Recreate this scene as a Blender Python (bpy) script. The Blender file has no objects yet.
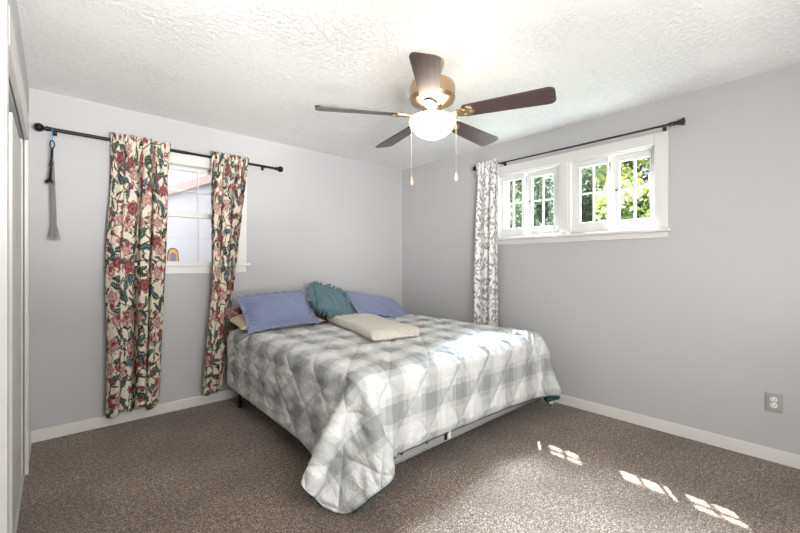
import bpy, bmesh, math, random
import numpy as np
from mathutils import Vector, Matrix
random.seed(7); np.random.seed(7)
PI = math.pi
S = bpy.context.scene
COL = S.collection
CAMZ = 1.227
# ------------------------------------------------------------------ camera
cam = bpy.data.cameras.new('camera'); cam.sensor_width = 36.0; cam.lens = 384.8/800*36.0
cam.shift_y = -0.0025; cam.clip_start = 0.02
co = bpy.data.objects.new('camera', cam); COL.objects.link(co)
co.location = (0, 0, CAMZ); co.rotation_euler = (PI/2, 0, math.atan2(.7436, .6686)-PI/2)
S.camera = co
# ------------------------------------------------------------------ world, sun, lamps, exposure
SUN_DIR = Vector((-.95, -.645, -1.83)).normalized()
w = bpy.data.worlds.new('sky'); S.world = w; w.use_nodes = True
wn = w.node_tree.nodes; wl = w.node_tree.links
bg = wn['Background']
sky = wn.new('ShaderNodeTexSky'); sky.sky_type = 'NISHITA'; sky.sun_disc = False
sky.sun_elevation = math.radians(58); sky.sun_rotation = math.radians(56); sky.air_density = 1.0; sky.dust_density = 2.0
wl.new(sky.outputs[0], bg.inputs[0]); bg.inputs[1].default_value = 0.14
sl = bpy.data.lights.new('sun', 'SUN'); sl.energy = 60.0; sl.angle = math.radians(0.6); sl.color = (1, .985, .96)
so = bpy.data.objects.new('sun', sl); COL.objects.link(so); so.rotation_euler = SUN_DIR.to_track_quat('-Z', 'Y').to_euler(); so.location = (6, 5, 9)
def area(name, loc, target, sx, sy, power, color):
    l = bpy.data.lights.new(name, 'AREA'); l.shape = 'RECTANGLE'; l.size = sx; l.size_y = sy; l.energy = power; l.color = color
    o = bpy.data.objects.new(name, l); COL.objects.link(o); o.location = loc
    o.rotation_euler = (Vector(target)-Vector(loc)).to_track_quat('-Z', 'Y').to_euler()
    return o
area('rear_fill_light', (1.2, -.62, 1.35), (2.2, 3, 1.5), 2.0, 1.9, 62, (1, .985, .97))  # added fill lamp behind the camera; the front wall has no opening
area('ceiling_fill_light', (1.6, -.33, .9), (1.6, .7, 2.44), 2.6, .5, 8, (1, .975, .95))  # added upward fill, out of frame, to brighten the ceiling
area('sky_boost_light', (5.9, 3.7, 4.7), (3.33, 1.5, 1.82), 2.0, 1.6, 26000, (.76, .88, 1))  # area lamp added outside to strengthen daylight through the right windows
area('porch_fill_light', (.6, 4.4, 2.95), (.9, 5.2, 1.4), 2.2, .7, 22, (1, .97, 1))  # added fill under the slab, brightens the porch wall
def spot(name, loc, target, deg, blend, power, color, r):
    l = bpy.data.lights.new(name, 'SPOT'); l.spot_size = math.radians(deg); l.spot_blend = blend; l.energy = power; l.color = color; l.shadow_soft_size = r
    o = bpy.data.objects.new(name, l); COL.objects.link(o); o.location = loc; o.rotation_euler = (Vector(target)-Vector(loc)).to_track_quat('-Z', 'Y').to_euler()
spot('fill_spot_far_left', (.5, -.35, 1.3), (.45, 3.5, 2.46), 48, 1.0, 310, (1, .98, .96), .25)  # added fill spot, lifts the far left ceiling and wall
spot('fill_spot_far_right', (.5, -.35, 1.3), (2.75, 3.5, 2.36), 50, 1.0, 265, (1, .98, .96), .25)  # added fill spot, lifts the far right ceiling and wall
S.view_settings.view_transform = 'Standard'; S.view_settings.look = 'None'
S.view_settings.exposure = 0.45; S.view_settings.gamma = 1.0; S.view_settings.use_curve_mapping = False

# ------------------------------------------------------------------ node helpers
class NT:
    def __init__(s, name):
        s.m = bpy.data.materials.new(name); s.m.use_nodes = True
        s.n = s.m.node_tree.nodes; s.l = s.m.node_tree.links
        s.b = s.n['Principled BSDF']; s.out = s.n['Material Output']
    def new(s, t, **k):
        o = s.n.new(t)
        for a, v in k.items(): setattr(o, a, v)
        return o
    def put(s, sock, v):
        if isinstance(v, bpy.types.NodeSocket): s.l.new(v, sock)
        elif v is not None: sock.default_value = v
    def M(s, op, a, b=None, c=None, clamp=False):
        o = s.new('ShaderNodeMath', operation=op); o.use_clamp = clamp
        for i, v in enumerate((a, b, c)):
            if v is not None: s.put(o.inputs[i], v)
        return o.outputs[0]
    def VM(s, op, a, b=None):
        o = s.new('ShaderNodeVectorMath', operation=op)
        s.put(o.inputs[0], a)
        if b is not None: s.put(o.inputs[1], b)
        return o.outputs[0]
    def mix(s, f, a, b, mode='MIX'):
        o = s.new('ShaderNodeMix', data_type='RGBA', blend_type=mode)
        s.put(o.inputs[0], f)
        for i, v in ((6, a), (7, b)):
            if isinstance(v, tuple): v = (v[0], v[1], v[2], 1)
            s.put(o.inputs[i], v)
        return o.outputs[2]
    def noise(s, vec, scale, detail=3, rough=.5, dist=0):
        o = s.new('ShaderNodeTexNoise'); s.put(o.inputs['Vector'], vec); o.inputs['Scale'].default_value = scale
        o.inputs['Detail'].default_value = detail; o.inputs['Roughness'].default_value = rough; o.inputs['Distortion'].default_value = dist
        return o
    def ramp(s, v, stops, interp='LINEAR'):
        o = s.new('ShaderNodeValToRGB'); s.put(o.inputs[0], v); r = o.color_ramp; r.interpolation = interp
        while len(r.elements) < len(stops): r.elements.new(.5)
        for e, (p, c) in zip(r.elements, stops):
            e.position = p; e.color = (c[0], c[1], c[2], 1) if isinstance(c, tuple) else (c, c, c, 1)
        return o.outputs[0]
    def bump(s, h, strength, dist):
        o = s.new('ShaderNodeBump'); s.put(o.inputs['Height'], h); o.inputs['Strength'].default_value = strength; o.inputs['Distance'].default_value = dist
        s.l.new(o.outputs[0], s.b.inputs['Normal']); return o
    def obj(s): return s.new('ShaderNodeTexCoord').outputs['Object']
    def uv(s): return s.new('ShaderNodeTexCoord').outputs['UV']
    def set(s, col=None, rough=.5, metal=0, spec=None, sheen=None):
        if col is not None: s.put(s.b.inputs['Base Color'], (col[0], col[1], col[2], 1) if isinstance(col, tuple) else col)
        s.put(s.b.inputs['Roughness'], rough); s.put(s.b.inputs['Metallic'], metal)
        if spec is not None: s.b.inputs['Specular IOR Level'].default_value = spec
        if sheen: s.b.inputs['Sheen Weight'].default_value = sheen
        return s.m
def srgb(r, g, b):
    f = lambda c: (c/255/12.92 if c/255 <= .04045 else ((c/255+.055)/1.055)**2.4)
    return (f(r), f(g), f(b))
def plain(name, col, rough=.5, metal=0, bump=0, scale=200, spec=None, var=.06):
    t = NT(name); n = t.noise(t.obj(), scale, 3)
    c = t.mix(n.outputs[0], tuple(x*(1-var) for x in col), tuple(min(1, x*(1+var)) for x in col))
    t.set(c, rough, metal, spec)
    if bump: t.bump(n.outputs[0], bump, .002)
    return t.m
MAT = {}
# painted wall: fine roller texture
t = NT('grey_wall_paint'); n = t.noise(t.obj(), 260, 2); n2 = t.noise(t.obj(), 1.3, 3)
t.set(t.mix(n2.outputs[0], (.498, .497, .503), (.528, .527, .532)), .62, 0, .35); t.bump(n.outputs[0], .12, .002); MAT['wall'] = t.m
# ceiling: skip-trowel texture
t = NT('textured_ceiling_paint'); o = t.obj()
n = t.noise(o, 34, 4, .62, .6); n2 = t.noise(o, 95, 3, .6); n3 = t.noise(o, 2.2, 2)
h1 = t.ramp(n.outputs[0], [(.42, 0.0), (.56, 1.0)]); h2 = t.ramp(n2.outputs[0], [(.45, 0.0), (.6, 1.0)])
amt = t.ramp(n3.outputs[0], [(.35, .25), (.65, 1.0)])
hh = t.M('MULTIPLY', t.M('ADD', h1, t.M('MULTIPLY', h2, .45)), amt)
t.set(t.mix(hh, (.86, .86, .85), (.92, .92, .91)), .8, 0, .2); t.bump(hh, .7, .008); MAT['ceiling'] = t.m
# carpet
t = NT('brown_cut_pile_carpet'); o = t.obj()
n = t.noise(o, 120, 2, .6); n2 = t.noise(o, 330, 2, .6); n3 = t.noise(o, 2.2, 4, .6); n4 = t.noise(o, 45, 2, .6)
f = t.M('ADD', t.M('MULTIPLY', n.outputs[0], .5), t.M('ADD', t.M('MULTIPLY', n2.outputs[0], .3), t.M('MULTIPLY', n4.outputs[0], .2)))
c = t.ramp(f, [(.39, (.022, .014, .009)), (.46, (.135, .096, .071)), (.53, (.245, .187, .147)), (.59, (.56, .46, .385))])
c = t.mix(t.ramp(n3.outputs[0], [(.4, 0.0), (.62, 1.0)]), t.mix(.36, c, (.055, .040, .031)), c)
t.set(c, .95, 0, .1, .25)
t.bump(f, .8, .007); MAT['carpet'] = t.m
MAT['trim'] = plain('white_trim_paint', (.74, .73, .71), .38, 0, .05, 60, None, .02)
MAT['door'] = plain('white_door_paint', (.62, .612, .585), .42, 0, .06, 80, None, .02)
MAT['base'] = plain('baseboard_paint', (.78, .755, .725), .42, 0, .05, 60, None, .03)
MAT['black'] = plain('black_metal', (.012, .012, .012), .38, .6)
MAT['bronze'] = plain('dark_bronze_metal', (.055, .035, .028), .32, .8)
MAT['brass'] = plain('polished_brass', (.62, .47, .30), .22, 1.0)
MAT['brass2'] = plain('antique_brass', (.48, .36, .22), .3, 1.0)
MAT['dark'] = plain('dark_track', (.015, .014, .013), .7)
MAT['steel'] = plain('brushed_steel', (.50, .49, .48), .33, .9)
MAT['white_plastic'] = plain('white_plastic', (.82, .82, .80), .35)
MAT['rail'] = plain('grey_painted_rail', (.36, .36, .35), .4, .3)
MAT['ticking'] = plain('mattress_ticking', (.62, .61, .58), .8, 0, .2, 300)
MAT['boxcloth'] = plain('box_spring_cloth', (.07, .07, .068), .85, 0, .2, 300)
MAT['blue_tie'] = plain('blue_cord', (.05, .25, .50), .7)
MAT['beadchain'] = plain('pull_chain_metal', (.62, .56, .48), .35, .7)
MAT['woodbob'] = plain('pale_wood_bob', (.62, .42, .26), .45)
MAT['cream'] = plain('cream_pillow_cotton', (.58, .50, .40), .85, 0, .25, 150, .2)
MAT['black_hair'] = plain('black_fibre', (.015, .015, .016), .7)
MAT['grey_hair'] = plain('grey_fibre', (.30, .295, .28), .8)
MAT['porch_paint'] = plain('porch_white_paint', (.84, .80, .82), .6)
MAT['pink_paint'] = plain('pink_board_paint', (.72, .50, .46), .6)
MAT['bark'] = plain('bark', (.12, .09, .06), .9, 0, .6, 30)
t = NT('lawn'); n = t.noise(t.obj(), 6, 5)
t.set(t.mix(n.outputs[0], (.035, .05, .025), (.07, .085, .04)), .9); MAT['lawn'] = t.m
# window glass: clear with a weak reflection
def glass(name, tint, refl):
    t = NT(name); tr = t.new('ShaderNodeBsdfTransparent'); tr.inputs[0].default_value = (*tint, 1)
    gl = t.new('ShaderNodeBsdfGlossy'); gl.inputs['Roughness'].default_value = .02
    fr = t.new('ShaderNodeFresnel'); fr.inputs[0].default_value = 1.45
    mx = t.new('ShaderNodeMixShader'); t.l.new(t.M('MULTIPLY', fr.outputs[0], refl), mx.inputs[0])
    t.l.new(tr.outputs[0], mx.inputs[1]); t.l.new(gl.outputs[0], mx.inputs[2]); t.l.new(mx.outputs[0], t.out.inputs[0]); return t.m
MAT['glass'] = glass('window_glass', (.97, .99, .99), .6)
# dark walnut blade
t = NT('walnut_blade'); mp = t.new('ShaderNodeMapping'); t.l.new(t.uv(), mp.inputs[0]); mp.inputs['Scale'].default_value = (3, 60, 1)
n = t.noise(mp.outputs[0], 1.0, 4, .6, .4)
t.set(t.ramp(n.outputs[0], [(.35, (.018, .008, .007)), (.6, (.055, .024, .019))]), .36, 0, .6); t.b.inputs['Coat Weight'].default_value = .4; t.b.inputs['Coat Roughness'].default_value = .3; MAT['walnut'] = t.m
# lit opal bowl
t = NT('lit_opal_glass'); t.set((.9, .88, .84), .3); t.b.inputs['Emission Color'].default_value = (1, .86, .70, 1); t.b.inputs['Emission Strength'].default_value = 12.0; MAT['opal'] = t.m

# ------------------------------------------------------------------ fabric patterns
def cells(t, uv, scale, rnd=.85, off=(0, 0, 0)):
    u = t.VM('ADD', uv, off)
    v = t.new('ShaderNodeTexVoronoi', voronoi_dimensions='2D', feature='F1'); t.l.new(u, v.inputs['Vector'])
    v.inputs['Scale'].default_value = scale; v.inputs['Randomness'].default_value = rnd
    loc = t.VM('SUBTRACT', u, v.outputs['Position'])
    sp = t.new('ShaderNodeSeparateXYZ'); t.l.new(loc, sp.inputs[0])
    x = t.M('MULTIPLY', sp.outputs[0], scale); y = t.M('MULTIPLY', sp.outputs[1], scale)
    cs = t.new('ShaderNodeSeparateColor'); t.l.new(v.outputs['Color'], cs.inputs[0])
    return x, y, cs.outputs[0], cs.outputs[1], cs.outputs[2]
def petal(t, uv, scale, R, k, thr, off=(0, 0, 0)):
    x, y, r1, r2, r3 = cells(t, uv, scale, .85, off)
    ang = t.M('ADD', t.M('ARCTAN2', y, x), t.M('MULTIPLY', r1, 6.28))
    r = t.M('SQRT', t.M('ADD', t.M('MULTIPLY', x, x), t.M('MULTIPLY', y, y)))
    rad = t.M('MULTIPLY', t.M('ADD', .78, t.M('MULTIPLY', t.M('COSINE', t.M('MULTIPLY', ang, k)), .22)), R)
    on = t.M('MULTIPLY', t.M('LESS_THAN', r, rad), t.M('GREATER_THAN', r2, thr))
    return on, t.M('DIVIDE', r, R), r3, ang
def leaf(t, uv, scale, L, W, thr, off=(0, 0, 0)):
    x, y, r1, r2, r3 = cells(t, uv, scale, .9, off)
    a = t.M('MULTIPLY', r1, 6.28); ca = t.M('COSINE', a); sa = t.M('SINE', a)
    u = t.M('ADD', t.M('MULTIPLY', x, ca), t.M('MULTIPLY', y, sa)); v = t.M('SUBTRACT', t.M('MULTIPLY', y, ca), t.M('MULTIPLY', x, sa))
    q = t.M('DIVIDE', u, L)
    # saw-toothed edge and a bent midrib
    vb = t.M('ADD', v, t.M('MULTIPLY', t.M('MULTIPLY', u, u), .45))
    wd = t.M('MULTIPLY', t.M('SUBTRACT', 1.0, t.M('MULTIPLY', q, q)), t.M('ADD', W, t.M('MULTIPLY', t.M('SINE', t.M('MULTIPLY', u, 60)), W*.25)))
    on = t.M('MULTIPLY', t.M('LESS_THAN', t.M('ABSOLUTE', vb), wd), t.M('GREATER_THAN', r2, thr))
    vein = t.M('LESS_THAN', t.M('ABSOLUTE', vb), W*.09)
    return on, vein, r3
def warp(t, uv, amp, sc):
    n = t.noise(uv, sc, 2)
    return t.VM('ADD', uv, t.VM('SCALE', t.VM('SUBTRACT', n.outputs['Color'], (.5, .5, .5)))) if False else t.VM('ADD', uv, t.VM('MULTIPLY', t.VM('SUBTRACT', n.outputs['Color'], (.5, .5, .5)), (amp, amp, 0)))
def stems(t, uv, scale, width):
    v = t.new('ShaderNodeTexVoronoi', voronoi_dimensions='2D', feature='DISTANCE_TO_EDGE'); t.l.new(warp(t, uv, .08, 9), v.inputs['Vector']); v.inputs['Scale'].default_value = scale
    return t.M('LESS_THAN', v.outputs['Distance'], width)
def floral_mat(name, base, dark=False):
    t = NT(name); uv0 = t.uv(); uv = warp(t, uv0, .03, 22)
    n = t.noise(uv0, 60, 3); n2 = t.noise(uv0, 9, 2)
    c = t.mix(n2.outputs[0], base, tuple(x*.88 for x in base))
    tone = t.ramp(n.outputs[0], [(.35, .45), (.65, 1.25)])
    c = t.mix(stems(t, uv0, 6.5, .030), c, (.10, .085, .05))
    for (sc, L, W, thr, off, ca, cb) in ((7, .5, .18, .30, (0, 0, 0), (.018, .045, .045), (.08, .14, .125)), (9, .55, .13, .35, (3.1, 1.7, 0), (.02, .032, .018), (.11, .13, .065)),
                                  (8, .45, .2, .50, (7.7, 5.2, 0), (.03, .06, .085), (.10, .17, .2)), (12, .55, .11, .35, (1.3, 9.2, 0), (.03, .02, .018), (.10, .07, .05))):
        on, vein, r = leaf(t, uv, sc, L, W, thr, off)
        lc = t.mix(r, ca, cb); lc = t.mix(t.M('MULTIPLY', vein, .6), lc, (.45, .42, .30)); lc = t.mix(1.0, lc, tone, 'MULTIPLY')
        c = t.mix(on, c, lc)
    for (sc, R, k, thr, off, ca, cb, cc) in ((5.0, .36, 5, .58, (.4, .9, 0), (.17, .035, .04), (.38, .14, .14), (.60, .42, .37)), (5.4, .38, 6, .50, (5.4, 2.1, 0), (.42, .20, .19), (.66, .42, .36), (.78, .66, .55)), (11, .32, 5, .66, (2.2, 6.6, 0), (.20, .04, .05), (.36, .10, .11), (.5, .22, .21))):
        on, r, rr, ang = petal(t, uv, sc, R, k, thr, off)
        fc = t.ramp(r, [(0.0, ca), (.3, cb), (.55, ca), (.62, cb), (.98, cc)]); fc = t.mix(1.0, fc, tone, 'MULTIPLY')
        ridge = t.M('LESS_THAN', t.M('ABSOLUTE', t.M('SINE', t.M('MULTIPLY', ang, k/2))), .12)
        fc = t.mix(t.M('MULTIPLY', ridge, .55), fc, ca)
        c = t.mix(on, c, fc)
    if dark: c = t.mix(.5, c, (.05, .03, .02))
    wv = t.noise(uv0, 700, 1)
    t.set(c, .82, 0, .2); t.bump(wv.outputs[0], .15, .001)
    return t
t = floral_mat('cream_floral_print', (.80, .73, .60))
# a little daylight through the cloth
tl = t.new('ShaderNodeBsdfTranslucent'); mx = t.new('ShaderNodeMixShader'); mx.inputs[0].default_value = .12
t.l.new(t.b.inputs['Base Color'].links[0].from_socket, tl.inputs[0]); t.l.new(t.b.outputs[0], mx.inputs[1]); t.l.new(tl.outputs[0], mx.inputs[2]); t.l.new(mx.outputs[0], t.out.inputs[0])
MAT['floral'] = t.m
MAT['brown_print'] = floral_mat('brown_printed_cotton', (.13, .075, .045), True).m
t = NT('white_botanical_print'); uv0 = t.uv(); uv = warp(t, uv0, .02, 20)
c = t.mix(t.M('MULTIPLY', stems(t, uv0, 5.0, .020), .8), (.82, .81, .80), (.22, .21, .21))
for (sc, L, W, thr, off, a, b) in ((11, .5, .13, .35, (0, 0, 0), .10, .35), (14, .5, .11, .30, (4, 2, 0), .13, .42), (9, .5, .17, .55, (8, 5, 0), .28, .5), (20, .5, .14, .45, (2, 9, 0), .08, .25)):
    on, vein, r = leaf(t, uv, sc, L, W, thr, off)
    c = t.mix(on, c, t.mix(vein, t.mix(r, (a, a*.97, a*.96), (b, b*.98, b*.97)), (.7, .7, .7)))
t.set(c, .82, 0, .2); MAT['botanical'] = t.m
# quilted plaid comforter
t = NT('grey_buffalo_plaid_quilt'); uv = t.uv(); sp = t.new('ShaderNodeSeparateXYZ'); t.l.new(uv, sp.inputs[0])
def band(s):
    f = t.M('FRACT', t.M('DIVIDE', s, .27))
    return t.ramp(f, [(0, 1.0), (.36, .40), (.50, 0.0), (.86, .40)], 'CONSTANT')
a = band(sp.outputs[0]); b = band(sp.outputs[1]); n = t.noise(uv, 3, 3)
s = t.M('MULTIPLY', t.M('ADD', a, b), .5)
c = t.ramp(s, [(0, (.72, .72, .715)), (.2, (.64, .648, .638)), (.5, (.50, .512, .502)), (.7, (.38, .394, .386)), (1, (.25, .265, .262))])
wv = t.noise(uv, 350, 2)
c = t.mix(t.M('MULTIPLY', wv.outputs[0], .18), c, (.78, .77, .75))
t.set(c, .78, 0, .3, .1); MAT['plaid'] = t.m
wr = t.new('ShaderNodeTexNoise'); mp = t.new('ShaderNodeMapping'); t.l.new(uv, mp.inputs[0]); mp.inputs['Scale'].default_value = (1.2, 1.0, 1); t.l.new(mp.outputs[0], wr.inputs['Vector']); wr.inputs['Scale'].default_value = 22; wr.inputs['Detail'].default_value = 4; wr.inputs['Distortion'].default_value = 1.2
sa, sb = [t.M('ABSOLUTE', t.M('SINE', t.M(op, t.M('MULTIPLY', sp.outputs[0], PI/.30), t.M('MULTIPLY', sp.outputs[1], PI*.86/.30)))) for op in ('ADD', 'SUBTRACT')]
seam = t.M('POWER', t.M('MINIMUM', t.M('MULTIPLY', t.M('MINIMUM', sa, sb), 2.2), 1.0), .4)
t.bump(t.M('ADD', t.M('MULTIPLY', wr.outputs[0], .75), t.M('MULTIPLY', seam, .55)), .6, .026)
MAT['teal'] = plain('dark_teal_backing', (.025, .072, .072), .8, 0, .2, 300)
def quilted(name, ca, cb, sc, strength):
    t = NT(name); sp = t.new('ShaderNodeSeparateXYZ'); t.l.new(t.uv(), sp.inputs[0]); x, y = sp.outputs[0], sp.outputs[1]
    a = t.M('ABSOLUTE', t.M('SINE', t.M('MULTIPLY', t.M('ADD', x, y), sc))); b = t.M('ABSOLUTE', t.M('SINE', t.M('MULTIPLY', t.M('SUBTRACT', x, y), sc)))
    h = t.M('POWER', t.M('MULTIPLY', a, b), .5)
    n = t.noise(t.uv(), 30, 3)
    t.set(t.mix(t.M('MULTIPLY', h, .9), cb, t.mix(n.outputs[0], ca, tuple(v*1.1 for v in ca))), .75, 0, .25, .2); t.bump(h, strength, .006); return t.m
MAT['blue'] = quilted('blue_quilted_cotton', (.27, .305, .46), (.155, .18, .30), 95, .8)
MAT['teal_cotton'] = plain('teal_cotton', (.115, .185, .215), .75, 0, .3, 90, .25, .12)
t = NT('cream_woven_blanket'); v = t.new('ShaderNodeTexVoronoi'); t.l.new(t.obj(), v.inputs['Vector']); v.inputs['Scale'].default_value = 90
t.set(t.mix(v.outputs['Distance'], (.80, .755, .68), (.58, .53, .46)), .9, 0, .15, .2); t.bump(t.M('SUBTRACT', 1.0, v.outputs['Distance']), .8, .008); MAT['blanket'] = t.m
def leafmat(name, ca, cb):
    t = NT(name); g = t.new('ShaderNodeNewGeometry'); c = t.mix(g.outputs['Random Per Island'], ca, cb)
    t.set(c, .55, 0, .3)
    tl = t.new('ShaderNodeBsdfTranslucent'); mx = t.new('ShaderNodeMixShader'); mx.inputs[0].default_value = .45
    t.l.new(c, tl.inputs[0]); t.l.new(t.b.outputs[0], mx.inputs[1]); t.l.new(tl.outputs[0], mx.inputs[2]); t.l.new(mx.outputs[0], t.out.inputs[0]); return t.m
MAT['leafy'] = leafmat('yellow_green_leaves', (.032, .05, .010), (.085, .09, .016))
MAT['leafg'] = leafmat('mid_green_leaves', (.04, .062, .034), (.095, .12, .07))
MAT['leafd'] = leafmat('dark_green_leaves', (.022, .036, .028), (.055, .075, .058))

# ------------------------------------------------------------------ mesh helpers
class MB:
    """collects shapes that become ONE mesh object"""
    def __init__(s): s.v = []; s.f = []; s.uv = {}; s.mi = []
    def add(s, vs, fs, uvs=None, mi=0):
        o = len(s.v); s.v += [tuple(v) for v in vs]
        for i, f in enumerate(fs):
            s.f.append(tuple(o+k for k in f)); s.mi.append(mi)
        if uvs is not None:
            for k, u in enumerate(uvs): s.uv[o+k] = u
        return s
    def box(s, x0, x1, y0, y1, z0, z1, bev=0, mi=0):
        x0, x1 = sorted((x0, x1)); y0, y1 = sorted((y0, y1)); z0, z1 = sorted((z0, z1))
        if bev <= 0:
            vs = [(x, y, z) for x in (x0, x1) for y in (y0, y1) for z in (z0, z1)]
            fs = [(0, 1, 3, 2), (4, 6, 7, 5), (0, 4, 5, 1), (2, 3, 7, 6), (0, 2, 6, 4), (1, 5, 7, 3)]
            return s.add(vs, fs, None, mi)
        bm = bmesh.new(); bmesh.ops.create_cube(bm, size=1)
        for v in bm.verts: v.co = Vector(((x0+x1)/2+v.co.x*(x1-x0), (y0+y1)/2+v.co.y*(y1-y0), (z0+z1)/2+v.co.z*(z1-z0)))
        bmesh.ops.bevel(bm, geom=bm.edges[:], offset=bev, segments=2, affect='EDGES', profile=.6)
        bm.verts.index_update(); s.add([v.co[:] for v in bm.verts], [[v.index for v in f.verts] for f in bm.faces], None, mi); bm.free(); return s
    def tube(s, pts, r, n=12, mi=0, cap=True):
        pts = [Vector(p) for p in pts]; rs = r if isinstance(r, (list, tuple)) else [r]*len(pts)
        vs = []; fs = []; up = None
        for i, p in enumerate(pts):
            d = (pts[min(i+1, len(pts)-1)]-pts[max(i-1, 0)]).normalized()
            if up is None: up = Vector((0, 0, 1)) if abs(d.z) < .9 else Vector((1, 0, 0))
            a = d.cross(up).normalized(); b = a.cross(d).normalized(); up = b
            for k in range(n):
                q = 2*PI*k/n; vs.append(p+a*math.cos(q)*rs[i]+b*math.sin(q)*rs[i])
        for i in range(len(pts)-1):
            for k in range(n): fs.append((i*n+k, i*n+(k+1) % n, (i+1)*n+(k+1) % n, (i+1)*n+k))
        if cap: fs += [tuple(range(n))[::-1], tuple((len(pts)-1)*n+k for k in range(n))]
        return s.add(vs, fs, None, mi)
    def lathe(s, prof, c=(0, 0, 0), axis='Z', n=32, mi=0, cap=True):
        vs = []; fs = []
        for (r, h) in prof:
            for k in range(n):
                q = 2*PI*k/n; a, b = r*math.cos(q), r*math.sin(q)
                p = {'Z': (a, b, h), 'Y': (a, h, b), 'X': (h, a, b)}[axis]
                vs.append((p[0]+c[0], p[1]+c[1], p[2]+c[2]))
        for i in range(len(prof)-1):
            for k in range(n): fs.append((i*n+k, i*n+(k+1) % n, (i+1)*n+(k+1) % n, (i+1)*n+k))
        if cap: fs += [tuple(range(n)), tuple((len(prof)-1)*n+k for k in range(n))]
        return s.add(vs, fs, None, mi)
    def prism(s, outline, z0, z1, mat=None, mi=0):
        n = len(outline); vs = [(x, y, z0) for x, y in outline]+[(x, y, z1) for x, y in outline]
        fs = [tuple(range(n))[::-1], tuple(range(n, 2*n))]+[(i, (i+1) % n, n+(i+1) % n, n+i) for i in range(n)]
        if mat: vs = [mat @ Vector(v) for v in vs]
        return s.add(vs, fs, None, mi)
    def grid(s, P, UV=None, mi=0, wrap=False):
        a, b = P.shape[:2]; fs = []
        for i in range(a-1):
            for j in range(b-(0 if wrap else 1)): fs.append((i*b+j, (i+1)*b+j, (i+1)*b+(j+1) % b, i*b+(j+1) % b))
        return s.add(P.reshape(-1, 3).tolist(), fs, None if UV is None else UV.reshape(-1, 2).tolist(), mi)
    def build(s, name, mats, parent=None, smooth=False, fix=True):
        me = bpy.data.meshes.new(name); me.from_pydata(s.v, [], s.f)
        if not isinstance(mats, (list, tuple)): mats = [mats]
        for m in mats: me.materials.append(m)
        for p, k in zip(me.polygons, s.mi): p.material_index = k; p.use_smooth = smooth
        if s.uv:
            ul = me.uv_layers.new(name='UVMap')
            for l in me.loops: ul.data[l.index].uv = s.uv.get(l.vertex_index, (0, 0))
        if fix:
            bm = bmesh.new(); bm.from_mesh(me); bmesh.ops.recalc_face_normals(bm, faces=bm.faces[:]); bm.to_mesh(me); bm.free()
        if smooth:
            try: me.set_sharp_from_angle(angle=math.radians(42))
            except Exception: pass
        o = bpy.data.objects.new(name, me); COL.objects.link(o)
        if parent:
            o.parent = parent
            o.matrix_parent_inverse = chain_inv(parent)
        return o
def chain_inv(p):
    m = Matrix.Identity(4)
    while p:
        m = (p.matrix_basis if not p.parent else p.matrix_parent_inverse @ p.matrix_basis) @ m; p = p.parent
    return m.inverted()
def tag(o, label, cat, group=None):
    o['label'] = label; o['category'] = cat
    if group: o['group'] = group
    return o
def thing(name, label, cat, loc, group=None):
    o = bpy.data.objects.new(name, None); COL.objects.link(o); o.location = loc; o.empty_display_size = .1
    return tag(o, label, cat, group)
def struct(o): o['kind'] = 'structure'; return o

# ------------------------------------------------------------------ room shell
XL, XR, YB, YF, ZC = -.128, 3.332, 3.667, -.68, 2.44
struct(MB().box(XL-.75, XR+.2, YF-.15, YB+.2, -.12, 0).build('floor', MAT['carpet']))
struct(MB().box(XL-.75, XR+.2, YF-.15, YB+.2, ZC, ZC+.12).build('ceiling', MAT['ceiling']))
def wall_open(name, axis, p0, p1, a0, a1, oa0, oa1, oz0, oz1, mat):
    m = MB()
    def bx(a, b, c, d):
        if axis == 'Y': m.box(a, b, p0, p1, c, d)
        else: m.box(p0, p1, a, b, c, d)
    bx(a0, oa0, 0, ZC); bx(oa1, a1, 0, ZC); bx(oa0, oa1, 0, oz0); bx(oa0, oa1, oz1, ZC)
    return struct(m.build(name, mat))
wall_open('wall_back', 'Y', YB, YB+.14, XL-.13, XR, .38, 1.27, 1.215, 2.10, MAT['wall'])
wall_open('wall_right', 'X', XR, XR+.16, YF-.12, YB+.14, .86, 2.21, 1.50, 2.12, MAT['wall'])
wall_open('wall_left', 'X', XL-.13, XL, YF-.12, YB, 1.80, 3.12, 0.0001, 1.95, MAT['wall'])
struct(MB().box(XL-.75, XR, YF-.12, YF, 0, ZC).build('wall_front', MAT['wall']))
# closet interior behind the sliding doors
struct(MB().box(XL-.74, XL-.70, 1.6, 3.4, 0, ZC).box(XL-.70, XL-.13, 1.56, 1.60, 0, ZC).box(XL-.70, XL-.13, 3.32, 3.36, 0, ZC).build('wall_closet', MAT['wall']))
def baseboard(name, boxes):
    m = MB()
    for b in boxes: m.box(*b, bev=.004)
    return struct(m.build(name, MAT['base']))
bh, bt = .082, .014
baseboard('baseboard_back', [(XL, XR, YB-bt, YB, 0, bh)])
baseboard('baseboard_right', [(XR-bt, XR, YF, YB-bt, 0, bh)])
baseboard('baseboard_left', [(XL, XL+bt, 3.195, YB-bt, 0, bh), (XL, XL+bt, YF+.014, 1.73, 0, bh)])
baseboard('baseboard_front', [(XL, XR-bt, YF, YF+bt, 0, bh)])
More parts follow.
